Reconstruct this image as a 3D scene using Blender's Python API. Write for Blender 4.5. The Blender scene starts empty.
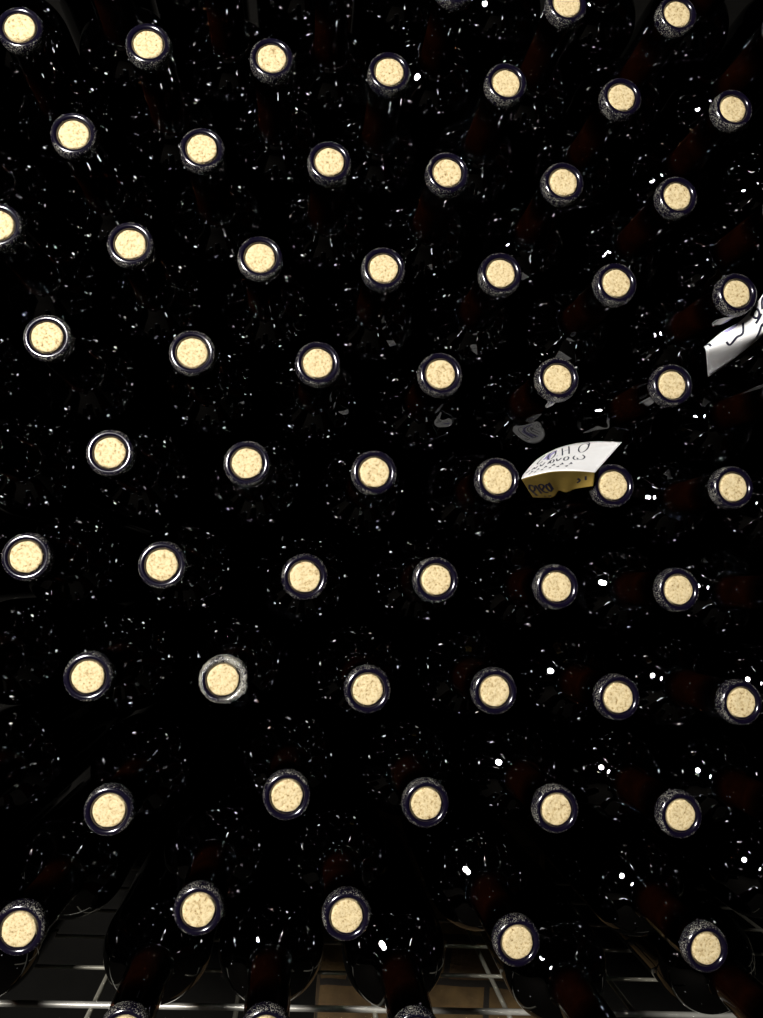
import bpy, bmesh, math, random
from mathutils import Vector, Matrix
random.seed(7)
C = bpy.context.scene.collection
S = bpy.context.scene

# ------------------------------------------------------------------ view
F = 735.0            # focal length in pixels of the 763 x 1018 frame
D = 0.455            # distance from the lens to the plane of the bottle mouths
VPX, VPY = 300.0, 580.0   # where the bottle axes vanish
ROLL = math.radians(-4.35)
ZC = 1.05            # height of the lens above the floor
CAM = Vector((0, -D, ZC))
fy = Vector((VPX - 381.5, -(VPY - 509.0), -F)).normalized()   # world +Y in camera space
fx = (Vector((1, 0, 0)) - fy * fy.x).normalized()
fz = fx.cross(fy)
R3 = Matrix((fx, fy, fz))
c_, s_ = math.cos(ROLL), math.sin(ROLL)
R3 = Matrix(((c_, 0, s_), (0, 1, 0), (-s_, 0, c_))) @ R3

def at(px, py, y):
    """the point of the place at depth y behind the plane of the mouths on the sight line of a pixel"""
    w = R3 @ Vector((px - 381.5, -(py - 509.0), -F))
    return CAM + w * ((D + y) / w.y)

cd = bpy.data.cameras.new('camera'); cam = bpy.data.objects.new('camera', cd); C.objects.link(cam)
cam.matrix_world = Matrix.Translation(CAM) @ R3.to_4x4()
cd.sensor_fit = 'VERTICAL'; cd.sensor_height = 36.0; cd.lens = F / 1018 * 36.0
cd.clip_start = 0.01
S.camera = cam

# ------------------------------------------------------------------ materials
def mat(name):
    m = bpy.data.materials.new(name); m.use_nodes = True
    nt = m.node_tree; nt.nodes.clear()
    out = nt.nodes.new('ShaderNodeOutputMaterial')
    return m, nt, out
def N(nt, kind, **kw):
    n = nt.nodes.new(kind)
    for k, v in kw.items():
        if k.startswith('i_'): n.inputs[k[2:].replace('_', ' ')].default_value = v
        else: setattr(n, k, v)
    return n
def ramp(nt, stops, interp='LINEAR'):
    r = nt.nodes.new('ShaderNodeValToRGB'); e = r.color_ramp; e.interpolation = interp
    while len(e.elements) < len(stops): e.elements.new(0.5)
    for el, (p, col) in zip(e.elements, stops):
        el.position = p; el.color = (*col, 1)
    return r

def objcoord(nt, seed=True):
    tc = nt.nodes.new('ShaderNodeTexCoord')
    if not seed: return tc.outputs['Object']
    oi = nt.nodes.new('ShaderNodeObjectInfo')
    mu = N(nt, 'ShaderNodeMath', operation='MULTIPLY'); mu.inputs[1].default_value = 7.3
    nt.links.new(oi.outputs['Random'], mu.inputs[0])
    ad = N(nt, 'ShaderNodeVectorMath', operation='ADD')
    nt.links.new(tc.outputs['Object'], ad.inputs[0]); nt.links.new(mu.outputs[0], ad.inputs[1])
    return ad.outputs[0]

# dark bottle glass: clear reflection over a strongly tinted body, thinner in the neck
def glass_material():
    m, nt, out = mat('dark bottle glass'); L = nt.links.new
    co = nt.nodes.new('ShaderNodeTexCoord')
    sp = nt.nodes.new('ShaderNodeSeparateXYZ'); L(co.outputs['Object'], sp.inputs[0])
    mr = N(nt, 'ShaderNodeMapRange'); mr.inputs[1].default_value = 0.0; mr.inputs[2].default_value = 0.1
    L(sp.outputs['Y'], mr.inputs[0])
    r = ramp(nt, [(0.0, (.03, .02, .02)), (.2, (.06, .03, .025)), (.36, (.44, .29, .21)), (.62, (.40, .25, .18)),
                  (.74, (.02, .012, .01)), (1, (.01, .008, .006))])
    L(mr.outputs[0], r.inputs[0])
    tr = nt.nodes.new('ShaderNodeBsdfTransparent'); L(r.outputs[0], tr.inputs[0])
    seed = objcoord(nt)
    bn = N(nt, 'ShaderNodeTexNoise'); bn.inputs['Scale'].default_value = 60; bn.inputs['Detail'].default_value = 2
    L(seed, bn.inputs['Vector'])
    bp = N(nt, 'ShaderNodeBump'); bp.inputs['Strength'].default_value = .12; bp.inputs['Distance'].default_value = .001
    L(bn.outputs['Fac'], bp.inputs['Height'])
    gl = N(nt, 'ShaderNodeBsdfGlossy'); gl.inputs['Roughness'].default_value = 0.02
    gl.inputs['Color'].default_value = (1, 1, 1, 1)
    L(bp.outputs[0], gl.inputs['Normal'])
    fr = N(nt, 'ShaderNodeFresnel'); fr.inputs['IOR'].default_value = 1.7; L(bp.outputs[0], fr.inputs['Normal'])
    # thin film of cellar dust in small flecks
    fl = N(nt, 'ShaderNodeTexVoronoi'); fl.inputs['Scale'].default_value = 170; L(seed, fl.inputs['Vector'])
    lt = N(nt, 'ShaderNodeMath', operation='LESS_THAN'); lt.inputs[1].default_value = .075
    L(fl.outputs['Distance'], lt.inputs[0])
    wn = nt.nodes.new('ShaderNodeTexWhiteNoise'); L(fl.outputs['Position'], wn.inputs['Vector'])
    gt = N(nt, 'ShaderNodeMath', operation='GREATER_THAN'); gt.inputs[1].default_value = .55; L(wn.outputs['Value'], gt.inputs[0])
    mm = N(nt, 'ShaderNodeMath', operation='MULTIPLY'); L(lt.outputs[0], mm.inputs[0]); L(gt.outputs[0], mm.inputs[1])
    mf = N(nt, 'ShaderNodeMath', operation='MULTIPLY'); mf.inputs[1].default_value = .2; L(mm.outputs[0], mf.inputs[0])
    df = N(nt, 'ShaderNodeBsdfDiffuse'); df.inputs['Color'].default_value = (.6, .6, .62, 1)
    ge = nt.nodes.new('ShaderNodeNewGeometry')
    ob = N(nt, 'ShaderNodeMath', operation='SUBTRACT'); ob.inputs[0].default_value = 1; L(ge.outputs['Backfacing'], ob.inputs[1])
    fo = N(nt, 'ShaderNodeMath', operation='MULTIPLY'); L(fr.outputs[0], fo.inputs[0]); L(ob.outputs[0], fo.inputs[1])
    m1 = nt.nodes.new('ShaderNodeMixShader'); L(fo.outputs[0], m1.inputs[0]); L(tr.outputs[0], m1.inputs[1]); L(gl.outputs[0], m1.inputs[2])
    m2 = nt.nodes.new('ShaderNodeMixShader'); L(mf.outputs[0], m2.inputs[0]); L(m1.outputs[0], m2.inputs[1]); L(df.outputs[0], m2.inputs[2])
    L(m2.outputs[0], out.inputs[0])
    return m

def lip_material(name, crust):
    m, nt, out = mat(name); L = nt.links.new
    tc = nt.nodes.new('ShaderNodeTexCoord')
    sp = nt.nodes.new('ShaderNodeSeparateXYZ'); L(tc.outputs['Object'], sp.inputs[0])
    xz = nt.nodes.new('ShaderNodeCombineXYZ'); L(sp.outputs['X'], xz.inputs[0]); L(sp.outputs['Z'], xz.inputs[1])
    ln = N(nt, 'ShaderNodeVectorMath', operation='LENGTH'); L(xz.outputs[0], ln.inputs[0])
    seed = objcoord(nt)
    # where the moulded glass is rough: the outside of the ring
    rr = N(nt, 'ShaderNodeMapRange'); rr.inputs[1].default_value = .0134 if not crust else .0112; rr.inputs[2].default_value = .0141 if not crust else .0128
    L(ln.outputs['Value'], rr.inputs[0])
    n1 = N(nt, 'ShaderNodeTexNoise'); n1.inputs['Scale'].default_value = 1500; n1.inputs['Detail'].default_value = 3; n1.inputs['Roughness'].default_value = .7
    L(seed, n1.inputs['Vector'])
    st = N(nt, 'ShaderNodeMath', operation='MULTIPLY'); st.inputs[1].default_value = .9; L(rr.outputs[0], st.inputs[0])
    bp = N(nt, 'ShaderNodeBump'); bp.inputs['Distance'].default_value = .0006
    L(st.outputs[0], bp.inputs['Strength']); L(n1.outputs['Fac'], bp.inputs['Height'])
    n2 = N(nt, 'ShaderNodeTexNoise'); n2.inputs['Scale'].default_value = 1500; n2.inputs['Detail'].default_value = 1
    L(seed, n2.inputs['Vector'])
    big = N(nt, 'ShaderNodeTexNoise'); big.inputs['Scale'].default_value = 130; L(seed, big.inputs['Vector'])
    ad = N(nt, 'ShaderNodeMath', operation='MULTIPLY_ADD'); ad.inputs[1].default_value = .35 if not crust else .6
    L(big.outputs['Fac'], ad.inputs[0]); L(n2.outputs['Fac'], ad.inputs[2])
    zn = N(nt, 'ShaderNodeMath', operation='MULTIPLY_ADD'); zn.inputs[1].default_value = .0022
    L(big.outputs['Fac'], zn.inputs[0]); L(ln.outputs['Value'], zn.inputs[2])
    zone = N(nt, 'ShaderNodeMapRange'); zone.inputs[1].default_value = .0136; zone.inputs[2].default_value = .0150; L(zn.outputs[0], zone.inputs[0])
    zo = zone.outputs[0]
    if crust:      # white scale on the right and upper side only
        dt = N(nt, 'ShaderNodeVectorMath', operation='DOT_PRODUCT'); dt.inputs[1].default_value = (.85, 0, .55)
        L(tc.outputs['Object'], dt.inputs[0])
        sd = N(nt, 'ShaderNodeMapRange'); sd.inputs[1].default_value = -.009; sd.inputs[2].default_value = .006; L(dt.outputs['Value'], sd.inputs[0])
        rad = N(nt, 'ShaderNodeMapRange'); rad.inputs[1].default_value = .0096; rad.inputs[2].default_value = .0112; L(ln.outputs['Value'], rad.inputs[0])
        pm = N(nt, 'ShaderNodeMath', operation='MULTIPLY'); L(sd.outputs[0], pm.inputs[0]); L(rad.outputs[0], pm.inputs[1])
        mx_ = N(nt, 'ShaderNodeMath', operation='MAXIMUM'); L(zo, mx_.inputs[0]); L(pm.outputs[0], mx_.inputs[1]); zo = mx_.outputs[0]
    t0 = .725 if not crust else .71
    fm = N(nt, 'ShaderNodeMapRange'); fm.inputs[1].default_value = t0; fm.inputs[2].default_value = t0 + .12; L(ad.outputs[0], fm.inputs[0])
    mk = N(nt, 'ShaderNodeMath', operation='MULTIPLY'); L(fm.outputs[0], mk.inputs[0]); L(zo, mk.inputs[1])
    pr = N(nt, 'ShaderNodeBsdfPrincipled')
    pr.inputs['Roughness'].default_value = .15; pr.inputs['IOR'].default_value = 1.75
    L(bp.outputs[0], pr.inputs['Normal'])
    mc = N(nt, 'ShaderNodeMixRGB'); mc.inputs[1].default_value = (.003, .002, .0075, 1); mc.inputs[2].default_value = (.27, .26, .22, 1)
    L(mk.outputs[0], mc.inputs[0]); L(mc.outputs[0], pr.inputs['Base Color'])
    L(pr.outputs[0], out.inputs[0])
    return m

def cork_material():
    m, nt, out = mat('agglomerated cork'); L = nt.links.new
    seed = objcoord(nt)
    n1 = N(nt, 'ShaderNodeTexNoise'); n1.inputs['Scale'].default_value = 620; n1.inputs['Detail'].default_value = 5; n1.inputs['Roughness'].default_value = .65
    L(seed, n1.inputs['Vector'])
    r = ramp(nt, [(.30, (.13, .08, .03)), (.40, (.40, .30, .15)), (.50, (.56, .455, .26)), (.75, (.64, .54, .34))])
    L(n1.outputs['Fac'], r.inputs[0])
    vo = N(nt, 'ShaderNodeTexVoronoi'); vo.inputs['Scale'].default_value = 700; L(seed, vo.inputs['Vector'])
    r2 = ramp(nt, [(0, (.55, .45, .33)), (.13, (.85, .8, .72)), (.24, (1, 1, 1))]); L(vo.outputs['Distance'], r2.inputs[0])
    mx = N(nt, 'ShaderNodeMixRGB', blend_type='MULTIPLY'); mx.inputs[0].default_value = 1
    L(r.outputs[0], mx.inputs[1]); L(r2.outputs[0], mx.inputs[2])
    bp = N(nt, 'ShaderNodeBump'); bp.inputs['Strength'].default_value = .55; bp.inputs['Distance'].default_value = .0008
    L(n1.outputs['Fac'], bp.inputs['Height'])
    pr = N(nt, 'ShaderNodeBsdfPrincipled'); pr.inputs['Roughness'].default_value = .85; pr.inputs['Specular IOR Level'].default_value = .15
    L(mx.outputs[0], pr.inputs['Base Color']); L(bp.outputs[0], pr.inputs['Normal'])
    L(pr.outputs[0], out.inputs[0])
    return m

def simple(name, col, rough=.6, spec=.5, metallic=0):
    m, nt, out = mat(name)
    pr = N(nt, 'ShaderNodeBsdfPrincipled')
    n = N(nt, 'ShaderNodeTexNoise'); n.inputs['Scale'].default_value = 90; nt.links.new(objcoord(nt), n.inputs['Vector'])
    r = ramp(nt, [(.3, tuple(c * .8 for c in col)), (.7, col)]); nt.links.new(n.outputs['Fac'], r.inputs[0])
    nt.links.new(r.outputs[0], pr.inputs['Base Color'])
    pr.inputs['Roughness'].default_value = rough; pr.inputs['Specular IOR Level'].default_value = spec; pr.inputs['Metallic'].default_value = metallic
    nt.links.new(pr.outputs[0], out.inputs[0]); return m

def paper_material():
    m, nt, out = mat('white card'); L = nt.links.new
    co = objcoord(nt, False)
    n = N(nt, 'ShaderNodeTexNoise'); n.inputs['Scale'].default_value = 120; n.inputs['Detail'].default_value = 4; L(co, n.inputs['Vector'])
    r = ramp(nt, [(.3, (.88, .87, .86)), (.6, (.93, .93, .93))]); L(n.outputs['Fac'], r.inputs[0])
    d = N(nt, 'ShaderNodeBsdfDiffuse'); L(r.outputs[0], d.inputs[0])
    t = N(nt, 'ShaderNodeBsdfTranslucent'); t.inputs[0].default_value = (.75, .5, .08, 1)
    mx = N(nt, 'ShaderNodeMixShader'); mx.inputs[0].default_value = .08
    L(d.outputs[0], mx.inputs[1]); L(t.outputs[0], mx.inputs[2]); L(mx.outputs[0], out.inputs[0]); return m

def brick_material():
    m, nt, out = mat('old brown brick'); L = nt.links.new
    co = nt.nodes.new('ShaderNodeTexCoord')
    mp = nt.nodes.new('ShaderNodeMapping'); mp.inputs['Rotation'].default_value = (math.radians(90), 0, 0)
    L(co.outputs['Object'], mp.inputs[0])
    b = N(nt, 'ShaderNodeTexBrick'); b.inputs['Scale'].default_value = 1
    b.inputs['Brick Width'].default_value = .105; b.inputs['Row Height'].default_value = .05; b.inputs['Mortar Size'].default_value = .004
    b.inputs['Color1'].default_value = (.12, .072, .02, 1); b.inputs['Color2'].default_value = (.075, .04, .014, 1); b.inputs['Mortar'].default_value = (.012, .008, .004, 1)
    n0 = N(nt, 'ShaderNodeTexNoise'); n0.inputs['Scale'].default_value = 9
    L(co.outputs['Object'], n0.inputs['Vector'])
    ad = N(nt, 'ShaderNodeVectorMath', operation='MULTIPLY_ADD'); ad.inputs[1].default_value = (.03, .03, .03)
    L(n0.outputs['Color'], ad.inputs[0]); L(mp.outputs[0], ad.inputs[2]); L(ad.outputs[0], b.inputs['Vector'])
    n = N(nt, 'ShaderNodeTexNoise'); n.inputs['Scale'].default_value = 40; n.inputs['Detail'].default_value = 5; L(co.outputs['Object'], n.inputs['Vector'])
    r = ramp(nt, [(.3, (.45, .42, .38)), (.65, (1, 1, 1))]); L(n.outputs['Fac'], r.inputs[0])
    mx = N(nt, 'ShaderNodeMixRGB', blend_type='MULTIPLY'); mx.inputs[0].default_value = 1; L(b.outputs['Color'], mx.inputs[1]); L(r.outputs[0], mx.inputs[2])
    bp = N(nt, 'ShaderNodeBump'); bp.inputs['Strength'].default_value = .6; bp.inputs['Distance'].default_value = .004; L(n.outputs['Fac'], bp.inputs['Height'])
    pr = N(nt, 'ShaderNodeBsdfPrincipled'); pr.inputs['Roughness'].default_value = .85
    L(mx.outputs[0], pr.inputs['Base Color']); L(bp.outputs[0], pr.inputs['Normal']); L(pr.outputs[0], out.inputs[0]); return m

M_GLASS = glass_material()
M_LIP = lip_material('moulded glass lip', False)
M_LIPC = lip_material('crusted glass lip', True)
M_CORK = cork_material()
def wine_material():
    m, nt, out = mat('red wine'); L = nt.links.new
    pr = N(nt, 'ShaderNodeBsdfPrincipled'); pr.inputs['Roughness'].default_value = .5; pr.inputs['Specular IOR Level'].default_value = 0
    n = N(nt, 'ShaderNodeTexNoise'); n.inputs['Scale'].default_value = 70; L(objcoord(nt), n.inputs['Vector'])
    r = ramp(nt, [(.3, (.016, .0085, .0055)), (.7, (.029, .0145, .009))]); L(n.outputs['Fac'], r.inputs[0])
    L(r.outputs[0], pr.inputs['Base Color']); L(pr.outputs[0], out.inputs[0]); return m
M_WINE = wine_material()
M_WIRE = simple('galvanised wire', (.50, .49, .44), .38, .5, .55)
M_DULL = simple('dull wire', (.22, .21, .17), .5, .4, .3)
M_PAPER = paper_material()
M_FLAP = simple('dark ochre card', (.20, .135, .03), .8, .1)  # lower flap only: darker and yellower than the white card
M_INK = simple('dark blue ink', (.010, .010, .028), .6, .3)
M_SMEAR = simple('lilac smudged ink', (.42, .38, .66), .7, .2)
M_BRICK = brick_material()
M_FLOOR = simple('dark earth', (.012, .010, .008), .9, .2)
M_WALL = simple('near-black plaster', (.0035, .0032, .0026), .9, .1)  # plain plaster in one even near-black tone

# ------------------------------------------------------------------ mesh helpers
def obj(name, me, m, parent=None):
    o = bpy.data.objects.new(name, me); C.objects.link(o)
    if m is not None and not me.materials: me.materials.append(m)
    if parent is not None: o.parent = parent
    return o
def tag(o, label, cat, group=None):
    o['label'] = label; o['category'] = cat
    if group: o['group'] = group

def lathe(name, prof, seg=72, cap0=False, cap1=False, wob=None):
    """prof: list of (radius, y) turned about the Y axis"""
    bm = bmesh.new(); rings = []
    for r, y in prof:
        if r < 1e-6:
            rings.append([bm.verts.new((0, y, 0))])
        else:
            ring = []
            for k in range(seg):
                a = 2 * math.pi * k / seg
                q = r if wob is None else r + wob(r, y, a)
                ring.append(bm.verts.new((q * math.cos(a), y, q * math.sin(a))))
            rings.append(ring)
    for A, B in zip(rings, rings[1:]):
        for k in range(seg):
            k2 = (k + 1) % seg
            if len(A) == 1 and len(B) == 1: continue
            if len(A) == 1: bm.faces.new((A[0], B[k], B[k2]))
            elif len(B) == 1: bm.faces.new((A[k], B[0], A[k2]))
            else: bm.faces.new((A[k], B[k], B[k2], A[k2]))
    bmesh.ops.recalc_face_normals(bm, faces=bm.faces)
    me = bpy.data.meshes.new(name); bm.to_mesh(me); bm.free()
    for p in me.polygons: p.use_smooth = True
    return me

def arc(cx, cy, r, a0, a1, n):
    return [(cx + r * math.cos(math.radians(a0 + (a1 - a0) * i / n)), cy + r * math.sin(math.radians(a0 + (a1 - a0) * i / n))) for i in range(n + 1)]

# ------------------------------------------------------------------ the bottle
RB = 0.0376          # body radius
YD = 0.105           # where the dome of the shoulder meets the body
RN = 0.0142          # neck radius at its root
LEN = 0.300
DB = 0.0326          # height of the dome
def shoulder(inset):
    """neck running into the domed shoulder, the corner between them rounded by smoothing"""
    rb, rn = RB - inset, RN - inset
    P = [(.0134 - inset + (rn - .0134 + inset) * min(1, k / 40), .0095 + k * .0005) for k in range(400)]
    yj = YD - DB * math.sqrt(1 - (rn / RB) ** 2) + inset
    P = [q for q in P if q[1] < yj - .0002]
    t0 = math.asin(rn / RB)
    D_ = []; t = t0
    while t < math.pi / 2:
        D_.append((rb * math.sin(t), YD - (DB - inset) * math.cos(t))); t += .0136
    D_ += [(rb, YD + k * .0005) for k in range(50)]
    A_ = P + D_
    sg = 6.0; W = [math.exp(-(k / sg) ** 2 / 2) for k in range(-18, 19)]; out = []
    for i in range(len(A_)):
        r = y = w_ = 0
        for k, w in zip(range(-18, 19), W):
            q = A_[min(max(i + k, 0), len(A_) - 1)]
            r += w * q[0]; y += w * q[1]; w_ += w
        out.append((r / w_, y / w_))
    out = [out[i] for i in range(20, len(out) - 20)]
    keep = [q for i, q in enumerate(out) if (.06 < q[1] < .112) or i % 6 == 0]
    return keep
sh = shoulder(0)
mn = min(math.degrees(math.atan2(b[1] - a[1], b[0] - a[0])) for a, b in zip(sh, sh[1:]))
print('smallest tilt of the shoulder', round(mn, 1))
neck = [(.0128, .0080), (.0134, .0095), (.0134, .013)]
body = [(RB, .13), (RB, .2), (RB, LEN - .007)] + arc(RB - .007, LEN - .007, .007, 0, 90, 5)[1:] + [(.022, LEN - .001), (.012, LEN - .018), (0, LEN - .024)]
me_glass = lathe('bottle_glass', neck + sh + body, 80)
lip_prof = [(.0096, .0100), (.0096, .0030), (.0099, .0016)] + arc(.0120, .0022, .0022, 190, 350, 12)[1:-1] + \
           [(.01435, .0030), (.0146, .0042), (.0146, .0070), (.0142, .0082), (.0133, .0090)]
rnd = random.Random(3)
tb = [rnd.uniform(-1, 1) for _ in range(400)]
def wob(r, y, a):
    if r < .0140: return 0
    k = int(a / (2 * math.pi) * 80) * 5 + int(y * 700) % 5
    return .00016 * tb[k % 400]
me_lip = lathe('lip_ring', lip_prof, 80, wob=wob)
def wob2(r, y, a):
    b = .0014 * math.exp(-((a - 5.9) / .25) ** 2) + .0008 * math.exp(-((a - .5) / .4) ** 2)
    k = int(a / (2 * math.pi) * 80) * 5 + int(y * 700) % 5
    return (.0003 * tb[k % 400] if r > .0112 else 0) + (b if r > .013 else 0)
me_lipc = lathe('lip_ring_crusted', lip_prof, 80, wob=wob2)

def cork_mesh(name, seedn, rise):
    r = random.Random(seedn); R = .0095
    prof = [(0, 0), (.0016, 0), (.0032, 0), (.0048, 0), (.0062, 0), (.0075, 0), (.0086, .0001), (.0093, .0004), (R, .0010), (R, .012), (R, .0205), (0, .0205)]
    me = lathe(name, prof, 48)
    ph = [r.uniform(0, 6.28) for _ in range(4)]
    for v in me.vertices:
        if v.co.y < .0009:
            v.co.y += r.uniform(-.00012, .00012) + .00015 * math.sin(v.co.x * 700 + ph[0]) * math.sin(v.co.z * 600 + ph[1])
        v.co.y += rise
        rad = math.hypot(v.co.x, v.co.z)
        if v.co.y < .004 and rad > .0088:
            a = math.atan2(v.co.z, v.co.x)
            k = 1 - .012 * (1 + math.sin(5 * a + ph[2])) - .012 * max(0, math.sin(11 * a + ph[3]))
            v.co.x *= k; v.co.z *= k
    return me
corks = [cork_mesh('cork', i, y) for i, y in enumerate((.0004, .0009, .0002, .0013, .0006))]
wi = [q for k, q in enumerate(shoulder(.002)) if q[1] > .024 and k % 3 == 0]
me_wine = lathe('wine', [(0, .0212), (wi[0][0] - .0003, .0214)] + wi + [(RB - .002, LEN - .012), (0, LEN - .034)], 40)

bottle = bpy.data.objects.new('wine_bottle', None); C.objects.link(bottle)
bottle.empty_display_size = .02
obj('bottle_glass', me_glass, M_GLASS, bottle)
obj('lip_ring', me_lip, M_LIP, bottle)
obj('cork', corks[0], M_CORK, bottle)
obj('wine', me_wine, M_WINE, bottle)
for cm in corks[1:]: cm.materials.append(M_CORK)
me_lipc.materials.append(M_LIPC)
used = [False]
def place(loc, roll, k, crust=False):
    if not used[0]:
        used[0] = True; t = bottle; ch = list(bottle.children)
    else:
        t = bottle.copy(); C.objects.link(t); ch = []
        for c in bottle.children:
            n = c.copy(); C.objects.link(n); n.parent = t; ch.append(n)
    for c in ch:
        if c.name.startswith('cork'): c.data = corks[k % len(corks)]
        if c.name.startswith('lip_ring'):
            c.data = me_lipc if crust else me_lip
    t.location = loc
    for c in ch:
        if c.name.startswith('bottle_glass') or c.name.startswith('wine') : continue
        c.rotation_euler = (0, 0 if crust else roll, 0)
    return t

# corks as they stand in the stack, row by row from the top (pixel of each cork's centre, on the plane of the mouths)
ROWS = [
 ('topmost row above the corks', [(57, -152), (180, -140), (303, -128), (420, -115), (535, -102), (648, -90), (758, -78), (866, -66)]),
 ('row on the top edge', [(-40, -75), (88, -62), (212, -40), (333, -27), (455, -19), (568, 3), (679, 12), (787, 24), (893, 36)]),
 ('first full row', [(-112, 17), (20, 27), (148, 42), (272, 57), (390, 70), (507, 82), (623, 95), (735, 107), (843, 119)]),
 ('second full row', [(-60, 118), (73, 133), (202, 148), (330, 160), (448, 172), (564, 182), (679, 195), (788, 207), (895, 219)]),
 ('third full row', [(-135, 212), (-2, 225), (130, 243), (260, 256), (384, 268), (502, 272), (617, 283), (738, 293), (848, 303)]),
 ('fourth full row', [(-95, 324), (47, 337), (192, 352), (318, 363), (441, 374), (559, 378), (674, 384), (789, 391), (898, 399)]),
 ('fifth full row', [(-28, 440), (109, 452), (247, 463), (375, 472), (499, 479), (615, 485), (735, 487), (848, 494)]),
 ('sixth full row', [(-113, 546), (25, 557), (162, 565), (305, 577), (437, 580), (558, 587), (680, 590), (796, 594), (905, 598)]),
 ('seventh full row', [(-50, 667), (88, 677), (223, 680), (368, 690), (496, 692), (619, 698), (742, 703), (855, 707)]),
 ('eighth full row', [(-53, 806), (108, 812), (287, 797), (427, 805), (558, 811), (682, 816), (799, 820), (907, 822)]),
 ('ninth full row', [(-150, 918), (17, 932), (198, 912), (347, 917), (518, 943), (708, 950), (853, 926)]),
 ('bottom row', [(-83, 1025), (125, 1035), (265, 1035), (417, 1032), (605, 1045), (795, 1045)]),
]
pts = []
for ri, (rn, cs) in enumerate(ROWS):
    for ci, (px, py) in enumerate(cs):
        p = at(px, py, 0)
        pts.append([p.x, p.z, ri, ci, px, py])
# bottles touch but do not run into each other; the bottom row lies on the shelf
zsh = sum(p[1] for p in pts if p[2] == 11 and 0 < p[4] < 700) / 4 - .0381
for it in range(300):
    for p in pts:
        if p[2] == 11: p[1] = zsh + RB + .0001
    for i in range(len(pts)):
        for j in range(i + 1, len(pts)):
            a, b = pts[i], pts[j]
            dx, dz = b[0] - a[0], b[1] - a[1]
            d = math.hypot(dx, dz); m = 2 * RB + .0002
            if d < m:
                wa = 1 if (0 < a[4] < 763 and 0 < a[5] < 1018) else 12
                wb = 1 if (0 < b[4] < 763 and 0 < b[5] < 1018) else 12
                k = (m - d) / d; ka = k * wa / (wa + wb); kb = k * wb / (wa + wb)
                a[0] -= dx * ka; a[1] -= dz * ka; b[0] += dx * kb; b[1] += dz * kb
for p in pts:
    if p[2] == 11: p[1] = zsh + RB + .0001

ORD = ['first', 'second', 'third', 'fourth', 'fifth', 'sixth', 'seventh', 'eighth', 'ninth']
rj = random.Random(11)
SPECIAL = {
 (223, 680): 'dark bottle whose cork is ringed by a crusted white lip',
 (499, 479): 'dark bottle whose lip touches the left tip of the folded tag',
 (615, 485): 'dark bottle whose lip touches the right corner of the folded tag',
 (738, 293): 'dark bottle at right edge with white written tag hanging below its lip',
 (559, 378): 'dark bottle just above the folded tag, the tag mirrored in its shoulder',
 (17, 932): 'dark bottle with smooth clean lip over bare wires at the lower left',
}
npl = 0
for p in pts:
    ri, ci = p[2], p[3]
    y = rj.uniform(-.0012, .0012)
    if (p[4], p[5]) in ((499, 479), (615, 485)): y = .0012
    if (p[4], p[5]) == (605, 1045): y = -.014     # this one was pushed in a little less far
    crust = (p[4], p[5]) == (223, 680)
    t = place((p[0], y, p[1]), rj.uniform(0, 6.28), rj.randrange(5), crust)
    rn, cs = ROWS[ri]
    inn = [c for c in cs if -8 < c[0] < 771 and -8 < c[1] < 1008]
    px, py = p[4], p[5]
    if (px, py) in SPECIAL: lab = SPECIAL[(px, py)]
    elif (px, py) in inn:
        lab = 'corked dark bottle, %s cork from left in the %s' % (ORD[inn.index((px, py))], rn)
    elif px < 0 or px > 763:
        side = 'left' if px < 0 else 'right'
        outs = [c for c in cs if (c[0] < 0 if side == 'left' else c[0] > 763)]
        if side == 'left': outs = outs[::-1]
        k = outs.index((px, py))
        w = 'bottle shoulder at %s edge of the %s, cork out of view' if k == 0 else 'bottle body mostly outside the frame, farthest %s in the %s'
        lab = w % (side, rn)
    elif py < 0:
        k = [c for c in cs if 0 <= c[0] <= 763 and c[1] <= -8].index((px, py))
        lab = 'bottle shoulder without visible cork, %s from left in the %s' % (ORD[k], rn)
    else:
        k = [c for c in cs if 0 <= c[0] <= 763 and c[1] >= 1008].index((px, py))
        lab = 'dark bottle lying on the shelf wires, %s from the left in the bottom row' % ORD[k]
    tag(t, lab, 'wine bottle', 'corked wine bottles stacked on the wire shelf')

# ------------------------------------------------------------------ wire shelf
def rod(a, b, r, seg=12):
    bm = bmesh.new(); a = Vector(a); b = Vector(b); d = (b - a).normalized()
    u = d.orthogonal().normalized(); v = d.cross(u); ring = []
    pts_ = [(a, r * .6), (a + d * r * .4, r), (b - d * r * .4, r), (b, r * .6)]
    for c, q in pts_:
        ring.append([bm.verts.new(c + u * q * math.cos(2 * math.pi * k / seg) + v * q * math.sin(2 * math.pi * k / seg)) for k in range(seg)])
    for A, B in zip(ring, ring[1:]):
        for k in range(seg): bm.faces.new((A[k], A[(k + 1) % seg], B[(k + 1) % seg], B[k]))
    bm.faces.new(ring[0][::-1]); bm.faces.new(ring[-1])
    bmesh.ops.recalc_face_normals(bm, faces=bm.faces)
    me = bpy.data.meshes.new('rod'); bm.to_mesh(me); bm.free()
    for q in me.polygons: q.use_smooth = len(q.vertices) == 4
    return me
shelf = bpy.data.objects.new('wire_shelf', None); C.objects.link(shelf); shelf.location = (0, .0, zsh)
tag(shelf, 'galvanised wire grid shelf carrying the whole stack of bottles', 'shelf')
X0, X1 = -.42, .66
ybar = .102
for k in range(6):
    y = ybar + k * .0475
    r = .0021 if k == 0 else .0014
    obj('front_bar' if k == 0 else 'cross_wire', rod((X0, y, -r), (X1, y, -r), r), M_WIRE if k == 0 else M_DULL, shelf)
xb = [at(px, 1006, ybar).x for px in (91, 235, 377, 510, 640)]
step = (xb[-1] - xb[0]) / 4
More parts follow.
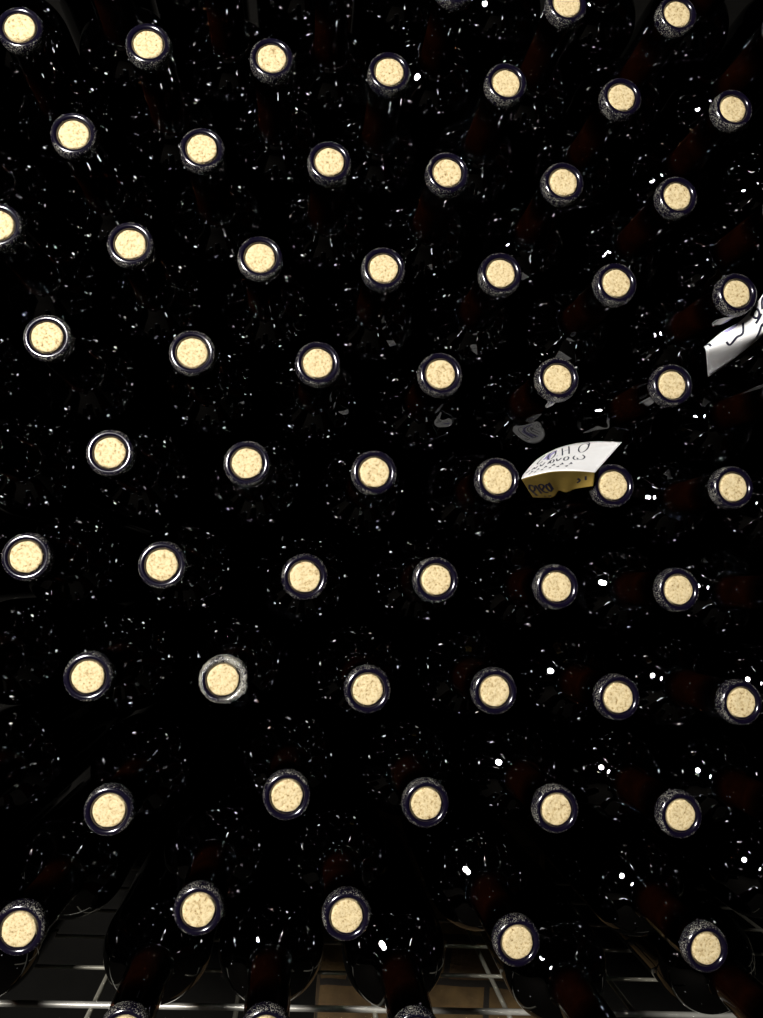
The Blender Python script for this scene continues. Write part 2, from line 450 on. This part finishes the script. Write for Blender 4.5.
for k in range(-2, 8):
    x = xb[0] + k * step
    obj('depth_wire', rod((x, ybar - .035, -.0042 - .0018), (x, .335, -.0042 - .0018), .0018), M_DULL, shelf)

# ------------------------------------------------------------------ paper tags
def spline(P, u):
    t = u * (len(P) - 1); i = min(int(t), len(P) - 2); q = t - i
    p0 = P[max(i - 1, 0)]; p1 = P[i]; p2 = P[i + 1]; p3 = P[min(i + 2, len(P) - 1)]
    return .5 * ((2 * p1) + (p2 - p0) * q + (2 * p0 - 5 * p1 + 4 * p2 - p3) * q * q + (3 * p1 - p0 - 3 * p2 + p3) * q ** 3)
def card_mesh(name, *LINES, nu=36, nv=14, th=.0003):
    """sheet through a few 3-D polylines, with thickness"""
    f = lambda u, v: spline([spline(A, u) for A in LINES], v)
    def nrm(u, v):
        e = .01
        du = f(min(u + e, 1), v) - f(max(u - e, 0), v); dv = f(u, min(v + e, 1)) - f(u, max(v - e, 0))
        return du.cross(dv).normalized()
    bm = bmesh.new()
    g = [[[bm.verts.new(f(i / nu, j / nv) + nrm(i / nu, j / nv) * s * th / 2) for j in range(nv + 1)] for i in range(nu + 1)] for s in (-1, 1)]
    for s in (0, 1):
        for i in range(nu):
            for j in range(nv): bm.faces.new((g[s][i][j], g[s][i + 1][j], g[s][i + 1][j + 1], g[s][i][j + 1]))
    for i in range(nu):
        for j in (0, nv): bm.faces.new((g[0][i][j], g[0][i + 1][j], g[1][i + 1][j], g[1][i][j]))
    for j in range(nv):
        for i in (0, nu): bm.faces.new((g[0][i][j], g[0][i][j + 1], g[1][i][j + 1], g[1][i][j]))
    bmesh.ops.recalc_face_normals(bm, faces=bm.faces)
    me = bpy.data.meshes.new(name); bm.to_mesh(me); bm.free()
    for q in me.polygons: q.use_smooth = True
    return me, f, nrm

def writing(name, f, nrm, strokes, side, w, th=.0003, fill=None):
    """pen strokes, given in the sheet's own (u,v), as thin ribbons of ink lying on it"""
    bm = bmesh.new()
    def P(u, v):
        u = min(max(u, 0), 1); v = min(max(v, 0), 1)
        return f(u, v) + nrm(u, v) * side * (th / 2 + .00008)
    for st in strokes:
        vs_ = [Vector((a[0], a[1], 0)) for a in st]; n = 6 * (len(st) - 1)
        dense = [tuple(spline(vs_, i / n)[:2]) for i in range(n + 1)]
        q = [P(*d) for d in dense]; nn = [nrm(min(max(d[0], 0), 1), min(max(d[1], 0), 1)) for d in dense]
        prev = None
        for i in range(len(q)):
            t = (q[min(i + 1, len(q) - 1)] - q[max(i - 1, 0)])
            if t.length < 1e-9: continue
            s = t.normalized().cross(nn[i]) * w / 2
            pair = (bm.verts.new(q[i] - s), bm.verts.new(q[i] + s))
            if prev: bm.faces.new((prev[0], prev[1], pair[1], pair[0]))
            prev = pair
    for poly in fill or []:
        cu = sum(p[0] for p in poly) / len(poly); cv = sum(p[1] for p in poly) / len(poly)
        c = bm.verts.new(P(cu, cv)); vs = [bm.verts.new(P(*p)) for p in poly]
        for a, b in zip(vs, vs[1:] + vs[:1]): bm.faces.new((c, a, b))
    me = bpy.data.meshes.new(name); bm.to_mesh(me); bm.free()
    return me

def ell(cu, cv, ru, rv, a0=0, a1=360, n=12):
    return [(cu + ru * math.cos(math.radians(a0 + (a1 - a0) * i / n)), cv + rv * math.sin(math.radians(a0 + (a1 - a0) * i / n))) for i in range(n + 1)]

# folded tag: an upper panel leaning back and a flap tucked under it
t1 = bpy.data.objects.new('paper_tag', None); C.objects.link(t1)
tag(t1, 'folded white paper tag with handwriting, caught between two bottle lips near the middle', 'tag', 'handwritten paper tags')
yf = [-.002, -.009, -.014, -.012, -.0055]
fold = [at(px, py, y) for (px, py), y in zip([(521.5, 479), (531, 476), (552, 471.5), (576, 471), (595, 472.5)], yf)]
top = [at(px, py, y) for (px, py), y in zip([(522.5, 476), (538, 459), (561, 447), (590, 441.5), (622, 442)], [.040, .080, .088, .066, .050])]
me, f, nr = card_mesh('upper_panel', fold, top)
side = 1 if nr(.6, .5).z > 0 else -1
obj('upper_panel', me, M_PAPER, t1)
ink = [ell(.72, .72, .04, .15), [(.76, .72), (.75, .90), (.70, .95)],                       # 6
       [(.61, .56), (.58, .86)], [(.55, .54), (.52, .84)], [(.60, .71), (.53, .69)],           # H
       ell(.43, .68, .038, .16),                                                                # 0
       [(.34, .56), (.31, .52), (.275, .58), (.30, .70), (.34, .84), (.265, .86)],                  # 2 seen from behind
       
       [(.74, .50), (.77, .44), (.76, .38), (.72, .38), (.70, .42)] , [(.72, .38), (.69, .37), (.665, .42), (.67, .48)],   # 3
       ell(.60, .42, .022, .055), [(.55, .46), (.52, .38), (.50, .47)], ell(.46, .41, .02, .055), [(.44, .46), (.42, .36)],
       [(.38, .46), (.35, .36), (.33, .45)], [(.30, .44), (.27, .36), (.25, .45), (.22, .38)], [(.18, .46), (.14, .40), (.12, .5)]]
for k in range(6):
    u = .66 - k * .085
    ink += [[(u, .30), (u + .015, .25)], [(u + .004, .27), (u - .012, .24)], [(u - .02, .21), (u - .032, .17)], [(u - .03, .2), (u - .045, .19)]]
obj('ink_writing', writing('ink_writing', f, nr, ink, side, .0010), M_INK, t1)
obj('ink_smudge', writing('ink_smudge', f, nr, [], side, .0007, fill=[[(.50, .56), (.47, .86), (.38, .84), (.34, .64), (.40, .52)]], th=.0002), M_SMEAR, t1)
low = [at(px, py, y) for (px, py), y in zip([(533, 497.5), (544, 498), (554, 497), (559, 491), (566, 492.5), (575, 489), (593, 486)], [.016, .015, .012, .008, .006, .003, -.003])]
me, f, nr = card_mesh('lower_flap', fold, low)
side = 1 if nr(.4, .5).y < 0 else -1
obj('lower_flap', me, M_FLAP, t1)['label'] = 'yellowish underside flap'
ink = [[(.06, .50), (.10, .82)], [(.05, .52), (.11, .36), (.16, .44), (.13, .56), (.08, .62)],                      # P
       [(.20, .40), (.19, .72)], [(.25, .58), (.31, .48), (.29, .40), (.24, .46), (.25, .66), (.31, .70)],          # i e
       ell(.36, .58, .03, .12), [(.40, .44), (.40, .70)], [(.20, .84), (.22, .86)], [(.26, .85), (.31, .86)], [(.80, .4), (.84, .5), (.82, .6)], [(.88, .3), (.9, .5)]]
obj('ink_writing', writing('ink_writing', f, nr, ink, side, .0013), M_INK, t1)

# hanging tag at the right edge
t2 = bpy.data.objects.new('paper_tag', None); C.objects.link(t2)
tag(t2, 'white paper tag with large pen marks hanging under the lip at the right edge', 'tag', 'handwritten paper tags')
upp = [at(px, py, y) for (px, py), y in zip([(704, 347), (722, 332), (739, 322), (753, 308), (772, 284), (800, 262)], [.040, .030, .020, .011, .008, .006])]
mid = [at(px, py, y) for (px, py), y in zip([(706, 352), (725, 345), (744, 338), (763, 329), (783, 308), (808, 290)], [.038, .029, .020, .013, .010, .008])]
low = [at(px, py, y) for (px, py), y in zip([(708, 377), (727, 364), (745, 350), (763, 335), (785, 316), (812, 296)], [.070, .052, .034, .020, .014, .012])]
me, f, nr = card_mesh('card', upp, mid, low)
side = 1 if nr(.4, .5).y < 0 else -1
obj('card', me, M_PAPER, t2)
ink = [[(.22, .42), (.25, .54), (.33, .40), (.40, .36), (.44, .12)],                                    # 2
       [(.03, .05), (.06, .14), (.075, .36)],
       [(.52, .66), (.60, .40), (.66, .52), (.62, .80), (.54, .82)], [(.60, .40), (.70, .60)],       # R
       [(.56, .30), (.64, .24)], [(.55, .12), (.62, .02)], ell(.60, .16, .03, .08), [(.66, .2), (.70, .06), (.74, .16)],
       [(.72, .52), (.76, .30)], [(.80, .50), (.84, .36), (.80, .24), (.86, .16)]]
obj('ink_writing', writing('ink_writing', f, nr, ink, side, .0016), M_INK, t2)
obj('ink_smudge', writing('ink_smudge', f, nr, [], side, .001, fill=[[(.20, .02), (.40, .02), (.36, .12), (.25, .16)]], th=.0002), M_SMEAR, t2)

# ------------------------------------------------------------------ setting
def box(name, x0, x1, y0, y1, z0, z1, m):
    bm = bmesh.new(); bmesh.ops.create_cube(bm, size=1)
    for v in bm.verts: v.co = Vector((x0 if v.co.x < 0 else x1, y0 if v.co.y < 0 else y1, z0 if v.co.z < 0 else z1))
    me = bpy.data.meshes.new(name); bm.to_mesh(me); bm.free()
    o = obj(name, me, m); o['kind'] = 'structure'; return o
box('wall_back', -1.6, 2.0, .46, .56, 0, 2.4, M_WALL)
xp0, xp1 = at(322, 960, .40).x, at(540, 960, .40).x
box('pillar', xp0, xp1, .40, .46, 0, ZC - .20, M_BRICK)
box('floor', -1.6, 2.0, -2.2, .56, -.06, 0, M_FLOOR)

# ------------------------------------------------------------------ light: one lamp up to the left behind the lens
def lamp(name, loc, power, rad, col):
    l = bpy.data.lights.new(name, 'POINT'); l.energy = power; l.shadow_soft_size = rad; l.color = col
    o = bpy.data.objects.new(name, l); C.objects.link(o); o.location = loc; return o
lx, lz = -.65, .34      # measured level with the frame, then turned with the tilt of the lens
lamp('cellar_lamp', (c_ * lx + s_ * lz, -1.13, ZC - s_ * lx + c_ * lz), 168, .14, (1, .97, .93))

w = bpy.data.worlds.new('World'); S.world = w; w.use_nodes = True
w.node_tree.nodes['Background'].inputs[0].default_value = (.02, .02, .025, 1)
w.node_tree.nodes['Background'].inputs[1].default_value = .05
S.view_settings.view_transform = 'Standard'; S.view_settings.look = 'None'
S.view_settings.exposure = 0; S.view_settings.gamma = 1; S.view_settings.use_curve_mapping = False
S.cycles.use_adaptive_sampling = False
S.cycles.max_bounces = 12; S.cycles.glossy_bounces = 6; S.cycles.transparent_max_bounces = 12
S.cycles.sample_clamp_indirect = 0; S.cycles.sample_clamp_direct = 0
S.cycles.blur_glossy = 0
S.cycles.use_denoising = True
